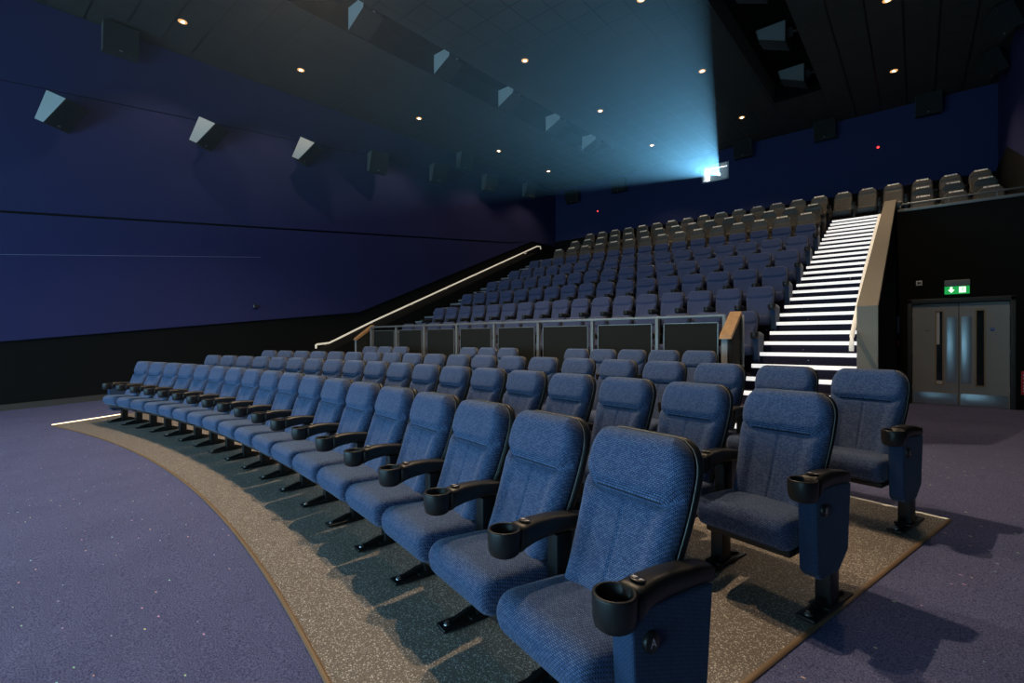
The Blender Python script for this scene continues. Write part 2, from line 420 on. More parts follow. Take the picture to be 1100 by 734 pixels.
# ------------------------------------------------------------------ double doors
def dd(): 
    d = link('door_1', None); d['kind'] = 'structure'; d.location = (0, DW, .03); return d
d1 = dd()
b = MB()
for x0, x1, z0, z1 in ((-.15, -.07, -.03, 2.18), (1.37, 1.45, -.03, 2.18), (-.15, 1.45, 2.08, 2.18)): b.rbox(x0, x1, -.05, .12, z0, z1, .01)
link('door_frame', b.mesh('door_frame', [M['door_frame']]), d1)
def leaf(x0, x1, w0, w1, p0, p1, rx, sign):
    b = MB(); 
    b.box(x0, w0, .0, .045, .01, 2.07); b.box(w1, x1, 0, .045, .01, 2.07); b.box(w0, w1, 0, .045, .01, .42); b.box(w0, w1, 0, .045, 1.92, 2.07)
    lf = link('door_leaf', b.mesh('door_leaf', [M['door']]), d1)
    b = MB(); b.box(w0, w1, .02, .028, .42, 1.92); link('vision_panel', b.mesh('vision_panel', [M['glass_dark']]), lf)
    b = MB()
    for a, c, e, g in ((w0 - .012, w0 + .012, .41, 1.93), (w1 - .012, w1 + .012, .41, 1.93), (w0, w1, .405, .43), (w0, w1, 1.91, 1.935)): b.box(a, c, -.012, .0, e, g)
    link('glazing_bead', b.mesh('glazing_bead', [M['brass']]), lf)
    b = MB(); b.rbox(p0, p1, -.004, .0, .47, 1.80, .0015)
    for zz in (1.3, .55):
        for q in (.02, -.02): b.lathe([(.0, -.006), (.006, -.005), (.006, 0)], ((p0 if q > 0 else p1) + q, 0, zz), 0, 8, 'y')
    link('push_plate', b.mesh('push_plate', [M['steel']]), lf)
    b = MB(); b.rbox(x0 + .02, x1 - .02, -.004, 0, .03, .25, .0015); link('kick_plate', b.mesh('kick_plate', [M['steel']]), lf)
    b = MB(); b.lathe([(0, -.004), (.033, -.004), (.035, 0)], (rx, 0, 1.54), 0, 20, 'y')
    b.box(rx - .018, rx + .018, -.0055, -.004, 1.538, 1.548, 1); link('fire_door_sign', b.mesh('fire_door_sign', [sign, M['white_card']]), lf)
    b = MB()
    for zz in (.3, 1.05, 1.8): b.tube([(x0 if x0 < .3 else x1, -.008, zz), (x0 if x0 < .3 else x1, -.008, zz + .1)], .008)
    link('hinge', b.mesh('hinge', [M['steel']]), lf)
leaf(-.066, .644, .30, .415, .465, .615, .175, M['bracket'])
leaf(.656, 1.366, .895, 1.025, .685, .835, 1.13, M['blue_sign'])
b = MB(); b.box(.305, .36, .012, .018, 1.24, 1.90); b.box(.305, .41, .012, .018, .43, .50); link('paper_notice', b.mesh('paper_notice', [M['white_card']]), d1)

# exit sign
ex = thing('exit_sign', 'lit green emergency exit sign with white arrow above the double doors', 'sign', (.62, DW, 2.29))
b = MB(); b.rbox(-.19, .19, -.09, 0, .15, .275, .008); link('sign_housing', b.mesh('sign_housing', [M['grey_box']]), ex)
b = MB(); b.rbox(-.185, .185, -.055, -.035, -.005, .155, .003); pn = link('sign_panel', b.mesh('sign_panel', [M['exit_green']]), ex)
b = MB()
ar = [(-.018, .135), (.018, .135), (.018, .08), (.05, .08), (0, .022), (-.05, .08), (-.018, .08)]
b.prism([(p[0] - .085, p[1]) for p in ar], 'y', -.058, -.054); link('arrow_symbol', b.mesh('arrow_symbol', [M['exit_white']]), pn)
b = MB(); b.box(.03, .13, -.058, -.054, .022, .135, 0)
# little running figure cut from green
b.lathe([(0, -.0605), (.008, -.06), (.008, -.057)], (.092, 0, .118), 1, 12, 'y')
for seg in (((.088, .108), (.074, .075)), ((.086, .104), (.108, .09)), ((.084, .1), (.062, .1)), ((.074, .076), (.094, .06)), ((.094, .06), (.09, .036)), ((.074, .076), (.06, .058)), ((.06, .058), (.042, .058))):
    b.tube([(p[0], -.059, p[1]) for p in seg], .0055, 1, 6)
link('running_figure_symbol', b.mesh('running_figure', [M['exit_white'], M['exit_green']]), pn)
t = thing('wall_plate', 'small white switch plate high on the black wall left of the exit sign', 'switch', (.04, DW, 2.55))
b = MB(); b.rbox(-.05, .05, -.012, 0, -.05, .05, .004); link('plate', b.mesh('plate', [M['white_card']]), t)
b = MB(); b.box(-.028, .005, -.015, -.012, -.02, .025); b.box(.012, .03, -.015, -.012, -.02, .02); link('symbol', b.mesh('symbol', [M['panel_dark']]), t)
t = thing('wall_lamp', 'slim pale grey vertical light housing on the black wall left of the doors', 'lamp', (-.30, DW, 1.5))
b = MB(); b.rbox(-.022, .022, -.05, 0, 0, .37, .012); link('housing', b.mesh('housing', [M['bracket']]), t)
b = MB(); b.tube([(0, -.02, 0), (0, -.02, -.16)], .005); link('cord', b.mesh('cord', [M['steel_black']]), t)
b = MB(); b.rbox(-.012, .012, -.03, -.01, -.27, -.14, .005); link('tag', b.mesh('tag', [M['red']]), t)
t = thing('fire_notice', 'red notice with white lines on the black wall right of the double doors', 'sign', (1.60, DW, .32))
b = MB(); b.rbox(-.085, .085, -.01, 0, 0, .45, .003); link('board', b.mesh('board', [M['red']]), t)
b = MB()
for zz in (.06, .11, .16, .22, .30, .36): b.box(-.06, .05, -.012, -.01, zz, zz + .018)
link('text_line', b.mesh('text_line', [M['white_card']]), t)

# landing rail
t = thing('landing_rail', 'low grey metal rail along the edge of the upper right landing', 'railing', (0, DW + .08, 4.145))
b = MB(); b.tube([(PX1 + .06, 0, 0), (PX1 + .06, 0, .09), (PX1 + .10, 0, .125), (XR - .05, 0, .125)], .017); link('rail', b.mesh('rail', [M['rail_steel']]), t)
for xx in (.5, 1.2):
    b = MB(); b.tube([(xx, 0, 0), (xx, 0, .12)], .012); link('post', b.mesh('post', [M['rail_steel']]), t)

# handrails
t = thing('handrail', 'cream handrail fixed to the taupe parapet beside the white edged stairs', 'handrail', (-.572, 6.76, 1.0))
pts = [(0, -.03, .22), (0, -.02, .33), (0, .03, .39), (0, .93, .87), (0, 1.86, 1.35), (0, 3.6, 2.10), (0, 5.5, 2.89)]
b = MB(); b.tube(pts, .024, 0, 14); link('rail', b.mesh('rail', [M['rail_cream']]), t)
for y, z in ((.5, .64), (2.2, 1.50), (3.8, 2.185), (5.2, 2.765)):
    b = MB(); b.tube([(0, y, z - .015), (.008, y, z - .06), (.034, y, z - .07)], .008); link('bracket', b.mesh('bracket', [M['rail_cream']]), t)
t = thing('handrail', 'long pale handrail rising along the dark left wall beside the far stairs', 'handrail', (-13.42, 7.1, 1.2))
lz = lambda y: 1.245 + .427 * (y - 7.3) - 1.2
pts = [(0, 0, lz(7.3) - .12), (0, 0, lz(7.3) - .02), (0, .03, lz(7.3)), (0, .42, lz(7.4))] + [(0, y - 7.1, lz(y)) for y in (9, 11, 13, 15, 17, 17.8)] + [(0, 18.05 - 7.1, lz(17.85)), (0, 18.08 - 7.1, lz(17.85) - .12)]
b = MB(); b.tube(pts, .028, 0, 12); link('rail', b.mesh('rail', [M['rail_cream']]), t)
for y in (7.4, 9.0, 10.6, 12.2, 13.8, 15.4, 17.0):
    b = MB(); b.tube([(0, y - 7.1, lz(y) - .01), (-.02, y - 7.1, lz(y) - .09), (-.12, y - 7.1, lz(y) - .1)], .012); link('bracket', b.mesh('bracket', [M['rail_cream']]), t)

# barrier in front of the raked block
BY = 7.43
t = thing('barrier', 'grey metal barrier with dark infill panels before the raked seating', 'barrier', (0, BY, .215))
bx = [-11.12, -10.03, -8.95, -7.83, -6.71, -5.57, -4.38, -3.19, -2.16]
b = MB(); b.rbox(bx[0] - .02, bx[-1] + .02, -.03, .03, 1.475, 1.515, .008); link('top_rail', b.mesh('top_rail', [M['rail_steel']]), t)
pm = MB(); pm.rbox(-.027, .027, -.03, .03, 0, 1.48, .006); pm = pm.mesh('post', [M['rail_steel']])
for x in bx: link('post', pm, t, (x, 0, 0))
for i in range(8):
    x0, x1 = bx[i] + .12, bx[i + 1] - .10
    b = MB(); b.box(x0, x1, -.008, .008, .35, 1.39); p = link('infill_panel', b.mesh('infill_panel', [M['panel_dark']]), t)
    b = MB()
    for a, c, e, g in ((x0 - .012, x0, .35, 1.40), (x1, x1 + .012, .35, 1.40), (x0 - .012, x1 + .012, 1.39, 1.402)): b.box(a, c, -.012, .012, e, g)
    link('panel_edge', b.mesh('panel_edge', [M['rail_steel']]), p)
def endcap(x0, x1, label):
    t = thing('barrier_end', label, 'handrail', ((x0 + x1) / 2, 7.0, .215)); w = (x1 - x0) / 2
    b = MB(); b.prism([(0, 1.15), (.03, 1.205), (.52, 1.555), (.55, 1.545), (.55, 1.50), (.03, 1.15)], 'x', -w, w); link('oak_cap', b.mesh('oak_cap', [M['wood']]), t)
    b = MB(); b.rbox(-w + .02, w - .055, .03, .07, 0, 1.16, .004); link('post', b.mesh('post', [M['bracket']]), t)
    b = MB(); b.rbox(w - .04, w, .03, .55, 0, 1.14, .004); b.prism([(.07, 1.14), (.55, 1.14), (.55, 1.49)], 'x', w - .04, w); link('side_panel', b.mesh('side_panel', [M['panel_dark']]), t)
    b = MB(); b.tube([(w + .02, .5, 0), (w + .02, .5, 1.5)], .018); link('upright', b.mesh('upright', [M['rail_steel']]), t)
endcap(-2.11, -1.95, 'oak capped sloping barrier end beside the foot of the right stairs')
endcap(-11.30, -11.16, 'oak capped sloping barrier end beside the foot of the far left stairs')

# ------------------------------------------------------------------ seats: shared meshes
def pad(W, path, Tf, Tb, nu, nv, relief=None, r=.04, mat=0):
    """cushion-like closed pad: W(v) half width, path(v)->(y,z), thickness to front and back"""
    L = sum((Vector(path((i + 1) / 40)) - Vector(path(i / 40))).length for i in range(40))
    V = [.5 - .5 * math.cos(PI * (j / nv)) if False else j / nv for j in range(nv + 1)]
    V = sorted(set([0, .004, .012, .025, .045] + V[2:-2] + [.955, .97, .98, .988, .994, .998, 1]))
    U = [math.sin(PI / 2 * (2 * i / nu - 1)) * .35 + (2 * i / nu - 1) * .65 for i in range(nu + 1)]
    b = MB(); vs = []
    for side in (0, 1):
        for v in V:
            y, z = path(v); y2, z2 = path(min(1, v + .01)); y1, z1 = path(max(0, v - .01))
            tx, tz = y2 - y1, z2 - z1; q = math.hypot(tx, tz); ny, nz = -tz / q, tx / q
            for u in U:
                w = W(v); x = u * w; e = min(w * (1 - abs(u)), L * (1 - v), L * v)
                k = math.sqrt(max(0., 1 - (1 - min(e / r, 1)) ** 2))
                if side == 0: h = (Tf + (relief(u, v) if relief else 0)) * k
                else: h = -Tb * k
                vs.append((x, y + ny * h, z + nz * h))
    nU, nV = len(U), len(V); fs = []
    for side in (0, 1):
        o = side * nU * nV
        for j in range(nV - 1):
            for i in range(nU - 1):
                a = o + j * nU + i; fs.append((a, a + 1, a + nU + 1, a + nU))
    b.add(vs, fs, mat, True); return b

def bpath(v):      # reclined back profile
    return (.018 + .227 * v + .016 * math.sin(PI * v), .365 + .625 * v)
def bW(v):
    w = .200 + .028 * sm(.05, .75, v)
    t = max(0, (v - .79) / .21)
    return w * (1 - .44 * (1 - math.sqrt(max(0, 1 - t ** 2.4))))
def vseam(u): return .638 + .055 * sm(.66, .97, abs(u))
def brelief(u, v):
    s = vseam(u); d = (v - s) * .65
    h = -.019 * math.exp(-(d / .0075) ** 2)
    h += .020 * sm(0, .07, v - s)
    if v < s:
        h += -.009 * math.exp(-(u * .22 / .0045) ** 2)
        h += .012 * sm(.52, .74, abs(u)) * sm(0, .08, s - v)
    return h
back_me = pad(bW, bpath, .045, .03, 64, 92, brelief, .052).mesh('backrest', [M['fabric']], True)
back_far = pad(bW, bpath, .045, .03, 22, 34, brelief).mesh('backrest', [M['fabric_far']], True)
def spath(v):
    y, z = bpath(v); return (y + .035, z)
def shell_mesh(nu, nv): return pad(lambda v: bW(v) + .009, spath, .012, .024, nu, nv, None, .02).mesh('back_shell', [M['black']], True)
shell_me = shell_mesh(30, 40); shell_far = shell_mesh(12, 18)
# piping following the outline of the back
pp = []
for i in range(26): v = .02 + .97 * i / 25; y, z = bpath(v); pp.append((bW(v) + .004, y + .012, z))
for i in range(1, 12): a = 1 - 2 * i / 12; y, z = bpath(.995); pp.append((a * bW(.995), y + .012, z + .004))
for i in range(25, -1, -1): v = .02 + .97 * i / 25; y, z = bpath(v); pp.append((-bW(v) - .004, y + .012, z))
b = MB(); b.tube(pp, .0015, 0, 6); piping_me = b.mesh('piping', [M['pipe']])

def cushion(W, y0, y1, ztop, th, nu, nv, tilt=.03):
    """seat cushion with a rolled front edge, flat bottom"""
    prof = []                               # front roll: from bottom front up and over, to the back
    r = .065
    prof += [(y0 + .055, ztop - th), (y0 + .03, ztop - th + .012), (y0 + .012, ztop - th + .035), (y0 + .004, ztop - th + .06)]
    for k in range(7): a = PI + (PI / 2) * k / 6; prof.append((y0 + r + r * math.cos(a), ztop - r - r * math.sin(a)))
    for k in range(1, nv): q = k / (nv - 1); prof.append((y0 + r + (y1 - y0 - r) * q, ztop - tilt * q + .010 * math.sin(PI * q)))
    prof += [(y1 + .004, ztop - tilt - .03), (y1, ztop - tilt - th * .75)]
    U = [math.sin(PI / 2 * (2 * i / nu - 1)) * .6 + (2 * i / nu - 1) * .4 for i in range(nu + 1)]
    cy = (y0 + y1) / 2; cz = ztop - th * .55; vs = []; fs = []
    for y, z in prof:
        for u in U:
            e = W * (1 - abs(u)); k = math.sqrt(max(0, 1 - (1 - min(e / .045, 1)) ** 2)); sh = .040 * (1 - k)
            d = Vector((cy - y, cz - z)); L_ = d.length; d = d / L_ if L_ else d
            crown = .008 * (1 - u * u)
            vs.append((u * W, y + d.x * sh * .9, z + d.y * sh * .9 + crown * sm(ztop - .11, ztop - .01, z)))
    nU = len(U)
    for j in range(len(prof) - 1):
        for i in range(nU - 1):
            a = j * nU + i; fs.append((a, a + 1, a + nU + 1, a + nU))
    fs.append([j * nU for j in range(len(prof))]); fs.append([j * nU + nU - 1 for j in range(len(prof))][::-1])
    last = (len(prof) - 1) * nU; fs.append([i for i in range(nU)][::-1] + [last + i for i in range(nU)])
    b = MB(); b.add(vs, fs, 0, True); return b
cush_me = cushion(.230, -.285, .15, .452, .150, 26, 16).mesh('seat_cushion', [M['fabric']])
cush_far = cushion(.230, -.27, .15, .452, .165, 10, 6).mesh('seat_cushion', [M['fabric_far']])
b = MB(); b.rbox(-.215, .215, -.20, .15, .262, .30, .012); b.rbox(-.225, .225, .10, .17, .28, .36, .012); pan_me = b.mesh('seat_pan', [M['black']])

def arm_mesh(mat, n=14):
    st = [(.215, .030, .615, .575), (.20, .039, .624, .568), (.10, .040, .643, .578), (.0, .040, .655, .580), (-.08, .043, .655, .572), (-.13, .048, .6485, .562), (-.158, .052, .6450, .552)]
    vs = []; fs = []
    for y, w, zt_, zb in st:
        for k in range(n):
            a = 2 * PI * k / n; c, s_ = math.cos(a), math.sin(a)
            cx = math.copysign(abs(c) ** .5, c); sz = math.copysign(abs(s_) ** .5, s_)
            vs.append((cx * w, y, (zt_ + zb) / 2 + sz * (zt_ - zb) / 2))
    for j in range(len(st) - 1):
        for k in range(n): fs.append((j * n + k, j * n + (k + 1) % n, (j + 1) * n + (k + 1) % n, (j + 1) * n + k))
    fs += [list(range(n)), [(len(st) - 1) * n + k for k in range(n)][::-1]]
    b = MB(); b.add(vs, fs, 0, True); return b.mesh('armrest', [mat])
arm_me = arm_mesh(M['black'])
def cup_mesh(n, mat):
    b = MB(); b.lathe([(0, .548), (.045, .548), (.055, .556), (.060, .58), (.062, .638), (.0605, .643), (.055, .645), (.0505, .642), (.048, .60), (.045, .572), (0, .570)], (0, -.205, 0), 0, n)
    return b.mesh('cup_holder', [mat])
cup_me = cup_mesh(32, M['black']); cup_far = cup_mesh(12, M['black'])
b = MB(); b.lathe([(.0, .0), (.030, .0), (.032, -.002)], (0, 0, 0), 0, 20)
b.v = [(x * .85, y * .62, z) for x, y, z in b.v]
b.add([(-.020, -.008, .001), (-.004, .007, .001), (-.004, -.009, .001)], [(0, 1, 2)], 1); b.add([(-.022, .004, .001), (-.004, .009, .001), (-.013, -.004, .001)], [(0, 1, 2)], 1)
b.add([(.006, .006, .001), (.022, .006, .001), (.015, -.003, .001), (.014, -.010, .001), (.011, -.010, .001)], [(0, 1, 2, 3, 4)], 1)
mark_me = b.mesh('seat_marker', [M['steel_black'], M['white_thread']])
b = MB(); b.rbox(-.036, .036, -.01, .075, .0, .30, .006); b.rbox(-.03, .03, .02, .10, .28, .575, .006); ped_me = b.mesh('pedestal', [M['steel_black']])
b = MB(); b.rbox(-.042, .042, -.19, .23, .004, .022, .005); b.prism([(-.17, .022), (.21, .022), (.10, .06), (-.04, .06)], 'x', -.012, .012)
b.rbox(-.046, .046, -.05, .12, .02, .032, .004); foot_me = b.mesh('foot_plate', [M['steel_black']])
b = MB(); b.lathe([(.016, .021), (.016, .026), (.009, .027), (.009, .036), (.0, .037)], (0, 0, 0), 0, 12); bolt_me = b.mesh('anchor_bolt', [M['bolt']])
b = MB(); b.rbox(-.018, .018, .105, .165, .36, .585, .006); brk_me = b.mesh('arm_bracket', [M['bracket']])
# end panel under an aisle armrest
def panel():
    poly = [(-.185, .60), (-.185, .575), (-.165, .22), (-.125, .185), (.06, .185), (.155, .26), (.185, .575)]
    bm = bmesh.new(); v0 = [bm.verts.new((-.040, p[0], p[1])) for p in poly]; f = bm.faces.new(v0)
    ex_ = bmesh.ops.extrude_face_region(bm, geom=[f]); 
    for g in ex_['geom']:
        if isinstance(g, bmesh.types.BMVert): g.co.x += .080
    bmesh.ops.bevel(bm, geom=bm.edges[:], offset=.008, segments=2, profile=.5, affect='EDGES')
    b = MB(); b.bm(bm, 0, False); return b.mesh('end_panel', [M['side_fabric']])
panel_me = panel()
def badge(ch):
    b = MB(); b.lathe([(.030, 0), (.030, .010), (.027, .014), (0, .014)], (0, 0, 0), 0, 24, 'x')
    cu = bpy.data.curves.new('t', 'FONT'); cu.body = ch; cu.size = .036; cu.align_x = 'CENTER'; cu.align_y = 'CENTER'
    to = bpy.data.objects.new('t', cu); C.objects.link(to); bpy.context.view_layer.update()
    me = bpy.data.meshes.new_from_object(to.evaluated_get(bpy.context.evaluated_depsgraph_get()))
    b.add([(.0147, v.co.x, v.co.y) for v in me.vertices], [list(p.vertices) for p in me.polygons], 1)
    bpy.data.objects.remove(to); bpy.data.curves.remove(cu); bpy.data.meshes.remove(me)
    return b.mesh('row_badge', [M['black'], M['white_thread']])
badges = [badge(c) for c in 'ABC']

def add_arm(root, x, full, end=None, letter=None, far=False):
    a = link('armrest', arm_me, root, (x, 0, 0)); link('cup_holder', cup_far if far else cup_me, a)
    if full: link('seat_marker', mark_me, a, (0, -.112, .6555), (-.10, 0, 0))
    p = link('pedestal', ped_me, root, (x, 0, 0)); link('foot_plate', foot_me, p)
    if full:
        link('anchor_bolt', bolt_me, p, (0, -.155, 0)); link('anchor_bolt', bolt_me, p, (0, .195, 0))
    if not far: link('arm_bracket', brk_me, root, (x, 0, 0))
    if end:
        q = link('end_panel', panel_me, root, (x + end * .005, 0, 0))
        if letter is not None: link('row_badge', badges[letter], q, (.0395 * end, -.115, .50), (0, 0, 0 if end > 0 else PI))

HP = .272
def front_seat(x, y, rz, label, first, last, letter, full, group, hp=HP):
    t = thing('cinema_chair', label, 'chair', (x, y, zf(x, y) + .006), (0, 0, rz), group)
    link('seat_cushion', cush_me, t); link('seat_pan', pan_me, t)
    bk = link('backrest', back_me, t); link('piping', piping_me, bk); link('back_shell', shell_me, t)
    add_arm(t, -hp, full, -1 if last else None, None)
    if first: add_arm(t, hp, full, 1, letter)
    return t
RC = [22.071, 23.385, 24.723, 26.342]; PH = [.2716, .2666, .2634, .1731]; SP = [.5438, .5604, .5716, .5154]; NS = [18, 19, 20, 16]
RN = ['the curved front row', 'the second curved row', 'the third curved row', 'the broken fourth row before the barrier']
for k in range(4):
    idx = [i for i in range(NS[k]) if not (k == 3 and i in (5, 6, 10, 11, 12))]
    for n, i in enumerate(idx):
        ph = PH[k] - SP[k] * i / RC[k]; r = RC[k] - .24
        x, y = pol(r, ph)
        first = i == 0 or (k == 3 and i in (7, 13)); last = i == NS[k] - 1 or (k == 3 and i in (4, 9))
        if k < 3: lab = 'blue woven cinema chair, %s from the right-hand aisle in %s' % (ORD[n + 1], RN[k])
        else: lab = 'blue woven cinema chair, %s from the right in %s' % (ORD[n + 1], RN[k])
        front_seat(x, y, -ph, lab, first, last, k if (k < 3 and i == 0) else None, k < 3, 'blue seats in ' + RN[k], HP if k < 3 else .254)

def far_seat(x, y, z, label, group, last, first):
    t = thing('cinema_chair', label, 'chair', (x, y, z), (0, 0, 0), group)
    link('seat_cushion', cush_far, t); link('backrest', back_far, t); link('back_shell', shell_far, t)
    add_arm(t, HP, False, 1 if first else None, None, True)
    if last: add_arm(t, -HP, False, -1, None, True)
TN = ['front row of the raked block', 'second raked row', 'third raked row', 'fourth raked row', 'fifth raked row', 'sixth raked row']
for r_ in range(6):
    for i in range(17):
        far_seat(-2.16 - .54 * i, 8.19 + 1.1556 * r_, fl(r_), 'navy fabric chair, %s from the right stairs in the %s' % (ORD[i + 1], TN[r_]), 'navy seats in the ' + TN[r_], i == 16, i == 0)

# leather seats of the rear rows
def lpath(v): return (.07 + .17 * v + .02 * math.sin(PI * v), .36 + .70 * v)
def lW(v):
    w = .235; t = max(0, (v - .72) / .28); return w * (1 - .50 * (1 - math.sqrt(max(0, 1 - t ** 2))))
def lrel(u, v): return -.012 * math.exp(-((v - .74) * .7 / .012) ** 2) - (.008 * math.exp(-(abs(abs(u) - .33) * .23 / .009) ** 2) if v < .5 else 0) + .02 * sm(.74, .85, v)
lback = pad(lW, lpath, .06, .04, 20, 30, lrel).mesh('backrest', [M['leather']], True)
lcush = cushion(.245, -.29, .16, .46, .19, 10, 6).mesh('seat_cushion', [M['leather']])
b = MB(); y_, z_ = lpath(.955); x_ = -.125
random.seed(3)
while x_ < .115:
    w_ = random.choice((.012, .018, .024, .015)); hh = random.random() * .008; b.add([(x_, y_ - .092, z_ + .014 - hh), (x_ + w_, y_ - .092, z_ + .014 - hh), (x_ + w_, y_ - .050, z_ + .050), (x_, y_ - .050, z_ + .050), (x_, y_ - .082, z_ + .006 - hh), (x_ + w_, y_ - .082, z_ + .006 - hh), (x_ + w_, y_ - .042, z_ + .040), (x_, y_ - .042, z_ + .040)], [(0, 1, 2, 3), (7, 6, 5, 4), (0, 4, 5, 1), (1, 5, 6, 2), (2, 6, 7, 3), (3, 7, 4, 0)]); x_ += w_ + random.choice((.006, .012, .004))
letter_me = b.mesh('head_lettering', [M['white_thread']])
larm = MB(); larm.rbox(-.04, .04, -.20, .18, .40, .63, .03); larm.rbox(-.035, .035, -.12, .14, 0, .42, .01); larm = larm.mesh('armrest', [M['leather']])
def leather_seat(x, y, z, label, group, end=False):
    t = thing('leather_armchair', label, 'chair', (x, y, z), (0, 0, 0), group)
    link('seat_cushion', lcush, t); bk = link('backrest', lback, t); link('head_lettering', letter_me, bk)
    a = link('armrest', larm, t, (.295, 0, 0)); link('cup_holder', cup_far, a, (0, .02, 0))
    if end: link('armrest', larm, t, (-.295, 0, 0))
LN = ['first leather row', 'middle leather row', 'rearmost leather row']
for r_ in range(3):
    z = fl(6 + r_); y = 15.26 + 1.155 * r_
    for i in range(15):
        leather_seat(-2.34 - .59 * i, y, z, 'taupe leather armchair, %s left of the stair head in the %s' % (ORD[i + 1], LN[r_]), 'leather seats in the ' + LN[r_], i == 14)
    for i in range(3):
        leather_seat(.12 + .59 * i, y, z, 'taupe leather armchair above the door landing, %s from the parapet in the %s' % (ORD[i + 1], LN[r_]), 'leather seats above the landing')
for i in range(3):
    leather_seat(-1.72 + .60 * i, 15.26 + 2.31, fl(8), 'taupe leather armchair at the head of the stairs, %s from the left' % ORD[i + 1], 'leather seats at the stair head')

# ------------------------------------------------------------------ speakers
def spk_mesh(w, prof, side, dz=0.):
    """cabinet: profile of (y, z) points, front towards -y; the second and third points are the front face"""
    b = MB(); b.prism(prof, 'x', -w / 2, w / 2); body = b.mesh('cabinet', [M['speaker']])
    g = MB(); a0, a1 = Vector(prof[1]), Vector(prof[2]); d = a1 - a0
    q0 = a0 + d * .04; q1 = a0 + d * .96; nn = Vector((-d.y, d.x)).normalized() * .012
    g.prism([tuple(q0), tuple(q1), tuple(q1 + nn), tuple(q0 + nn)], 'x', -w / 2 + .014, w / 2 - .014); gr = g.mesh('grille', [M['grille']])
    c = Vector((sum(p[0] for p in prof) / 4, sum(p[1] for p in prof) / 4)); ins = [tuple(c + (Vector(p) - c) * .965) for p in prof]
    s_ = MB(); s_.prism(ins, 'x', -.003, .003); sd = s_.mesh('side_panel', [side])
    k = MB(); k.box(-.05, .05, -.005, .10, -.09, .09); k.tube([(0, .05, 0), (0, .24, 0)], .025); br = k.mesh('wall_bracket', [M['speaker']])
    l = MB(); p = a0 + d * .10 + nn * 1.2; l.box(-.03, .03, p.x - .004, p.x + .004, p.y, p.y + .015); bd = l.mesh('badge', [M['bracket']])
    return body, gr, sd, br, bd, w
M['spk_side_dim'] = plain('grey_cabinet_side', (.16, .17, .17), .7, 0, .3, .08, 120)  # dimmer copy of the painted light on cabinet sides
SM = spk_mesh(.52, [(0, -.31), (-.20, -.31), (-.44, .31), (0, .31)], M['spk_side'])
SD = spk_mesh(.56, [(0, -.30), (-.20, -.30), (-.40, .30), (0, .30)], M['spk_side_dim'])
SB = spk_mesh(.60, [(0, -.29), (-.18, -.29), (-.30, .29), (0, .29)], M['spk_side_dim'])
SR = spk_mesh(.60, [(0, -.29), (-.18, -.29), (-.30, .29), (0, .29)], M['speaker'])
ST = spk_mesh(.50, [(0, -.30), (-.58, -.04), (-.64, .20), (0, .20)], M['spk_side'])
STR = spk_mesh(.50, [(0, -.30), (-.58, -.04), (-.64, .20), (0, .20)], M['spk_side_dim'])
def speaker(ms, loc, rot, label, group):
    t = thing('wall_speaker', label, 'speaker', loc, rot, group)
    link('cabinet', ms[0], t); link('grille', ms[1], t)
    for sx in (-1, 1): link('side_panel', ms[2], t, (sx * ms[5] / 2, 0, 0))
    link('wall_bracket', ms[3], t); link('badge', ms[4], t)
for i, (y, z) in enumerate([(1.50, 5.98), (4.12, 6.40), (6.58, 6.72), (9.05, 7.02), (11.6, 7.36), (14.3, 7.70), (16.9, 8.03)]):
    near = i < 3
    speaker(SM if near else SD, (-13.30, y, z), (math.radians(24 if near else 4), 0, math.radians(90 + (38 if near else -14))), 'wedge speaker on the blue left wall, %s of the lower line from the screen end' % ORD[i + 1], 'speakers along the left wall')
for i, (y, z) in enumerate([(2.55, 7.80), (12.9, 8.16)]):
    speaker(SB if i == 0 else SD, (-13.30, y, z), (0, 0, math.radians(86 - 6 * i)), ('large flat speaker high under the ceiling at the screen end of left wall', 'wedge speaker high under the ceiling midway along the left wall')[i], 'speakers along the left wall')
for i, (x, z) in enumerate([(-12.36, 8.10), (-9.95, 8.14), (-4.90, 8.40), (-2.36, 8.38), (.27, 8.42)]):
    speaker(SB, (x, 19.20, z), (0, 0, 0), 'square black speaker on the blue back wall, %s from its left corner' % ORD[i + 1], 'speakers on the back wall')
for i, (y, z) in enumerate([(17.1, 8.33), (14.8, 8.25)]):
    speaker(SR, (1.56, y, z), (math.radians(20), 0, math.radians(-75)), ('black speaker high in the back corner of the right wall', 'black speaker high on right wall at the edge of the photo')[i], 'speakers on the right wall')
for i, y in enumerate([6.05, 8.5, 11.0, 13.4, 15.7]):
    speaker(ST, (-9.56, y, zc(y) + .16), (0, 0, math.radians(90)), 'pale sided speaker hung in the left ceiling trough, %s from the screen end' % ORD[i + 1], 'speakers in the left ceiling trough')
for i, y in enumerate([10.7, 12.95, 15.4]):
    speaker(STR, (-2.34, y, zc(y) + .12), (0, 0, math.radians(-90)), 'dark speaker hung in the right ceiling trough, %s from the screen end' % ORD[i + 1], 'speakers in the right ceiling trough')

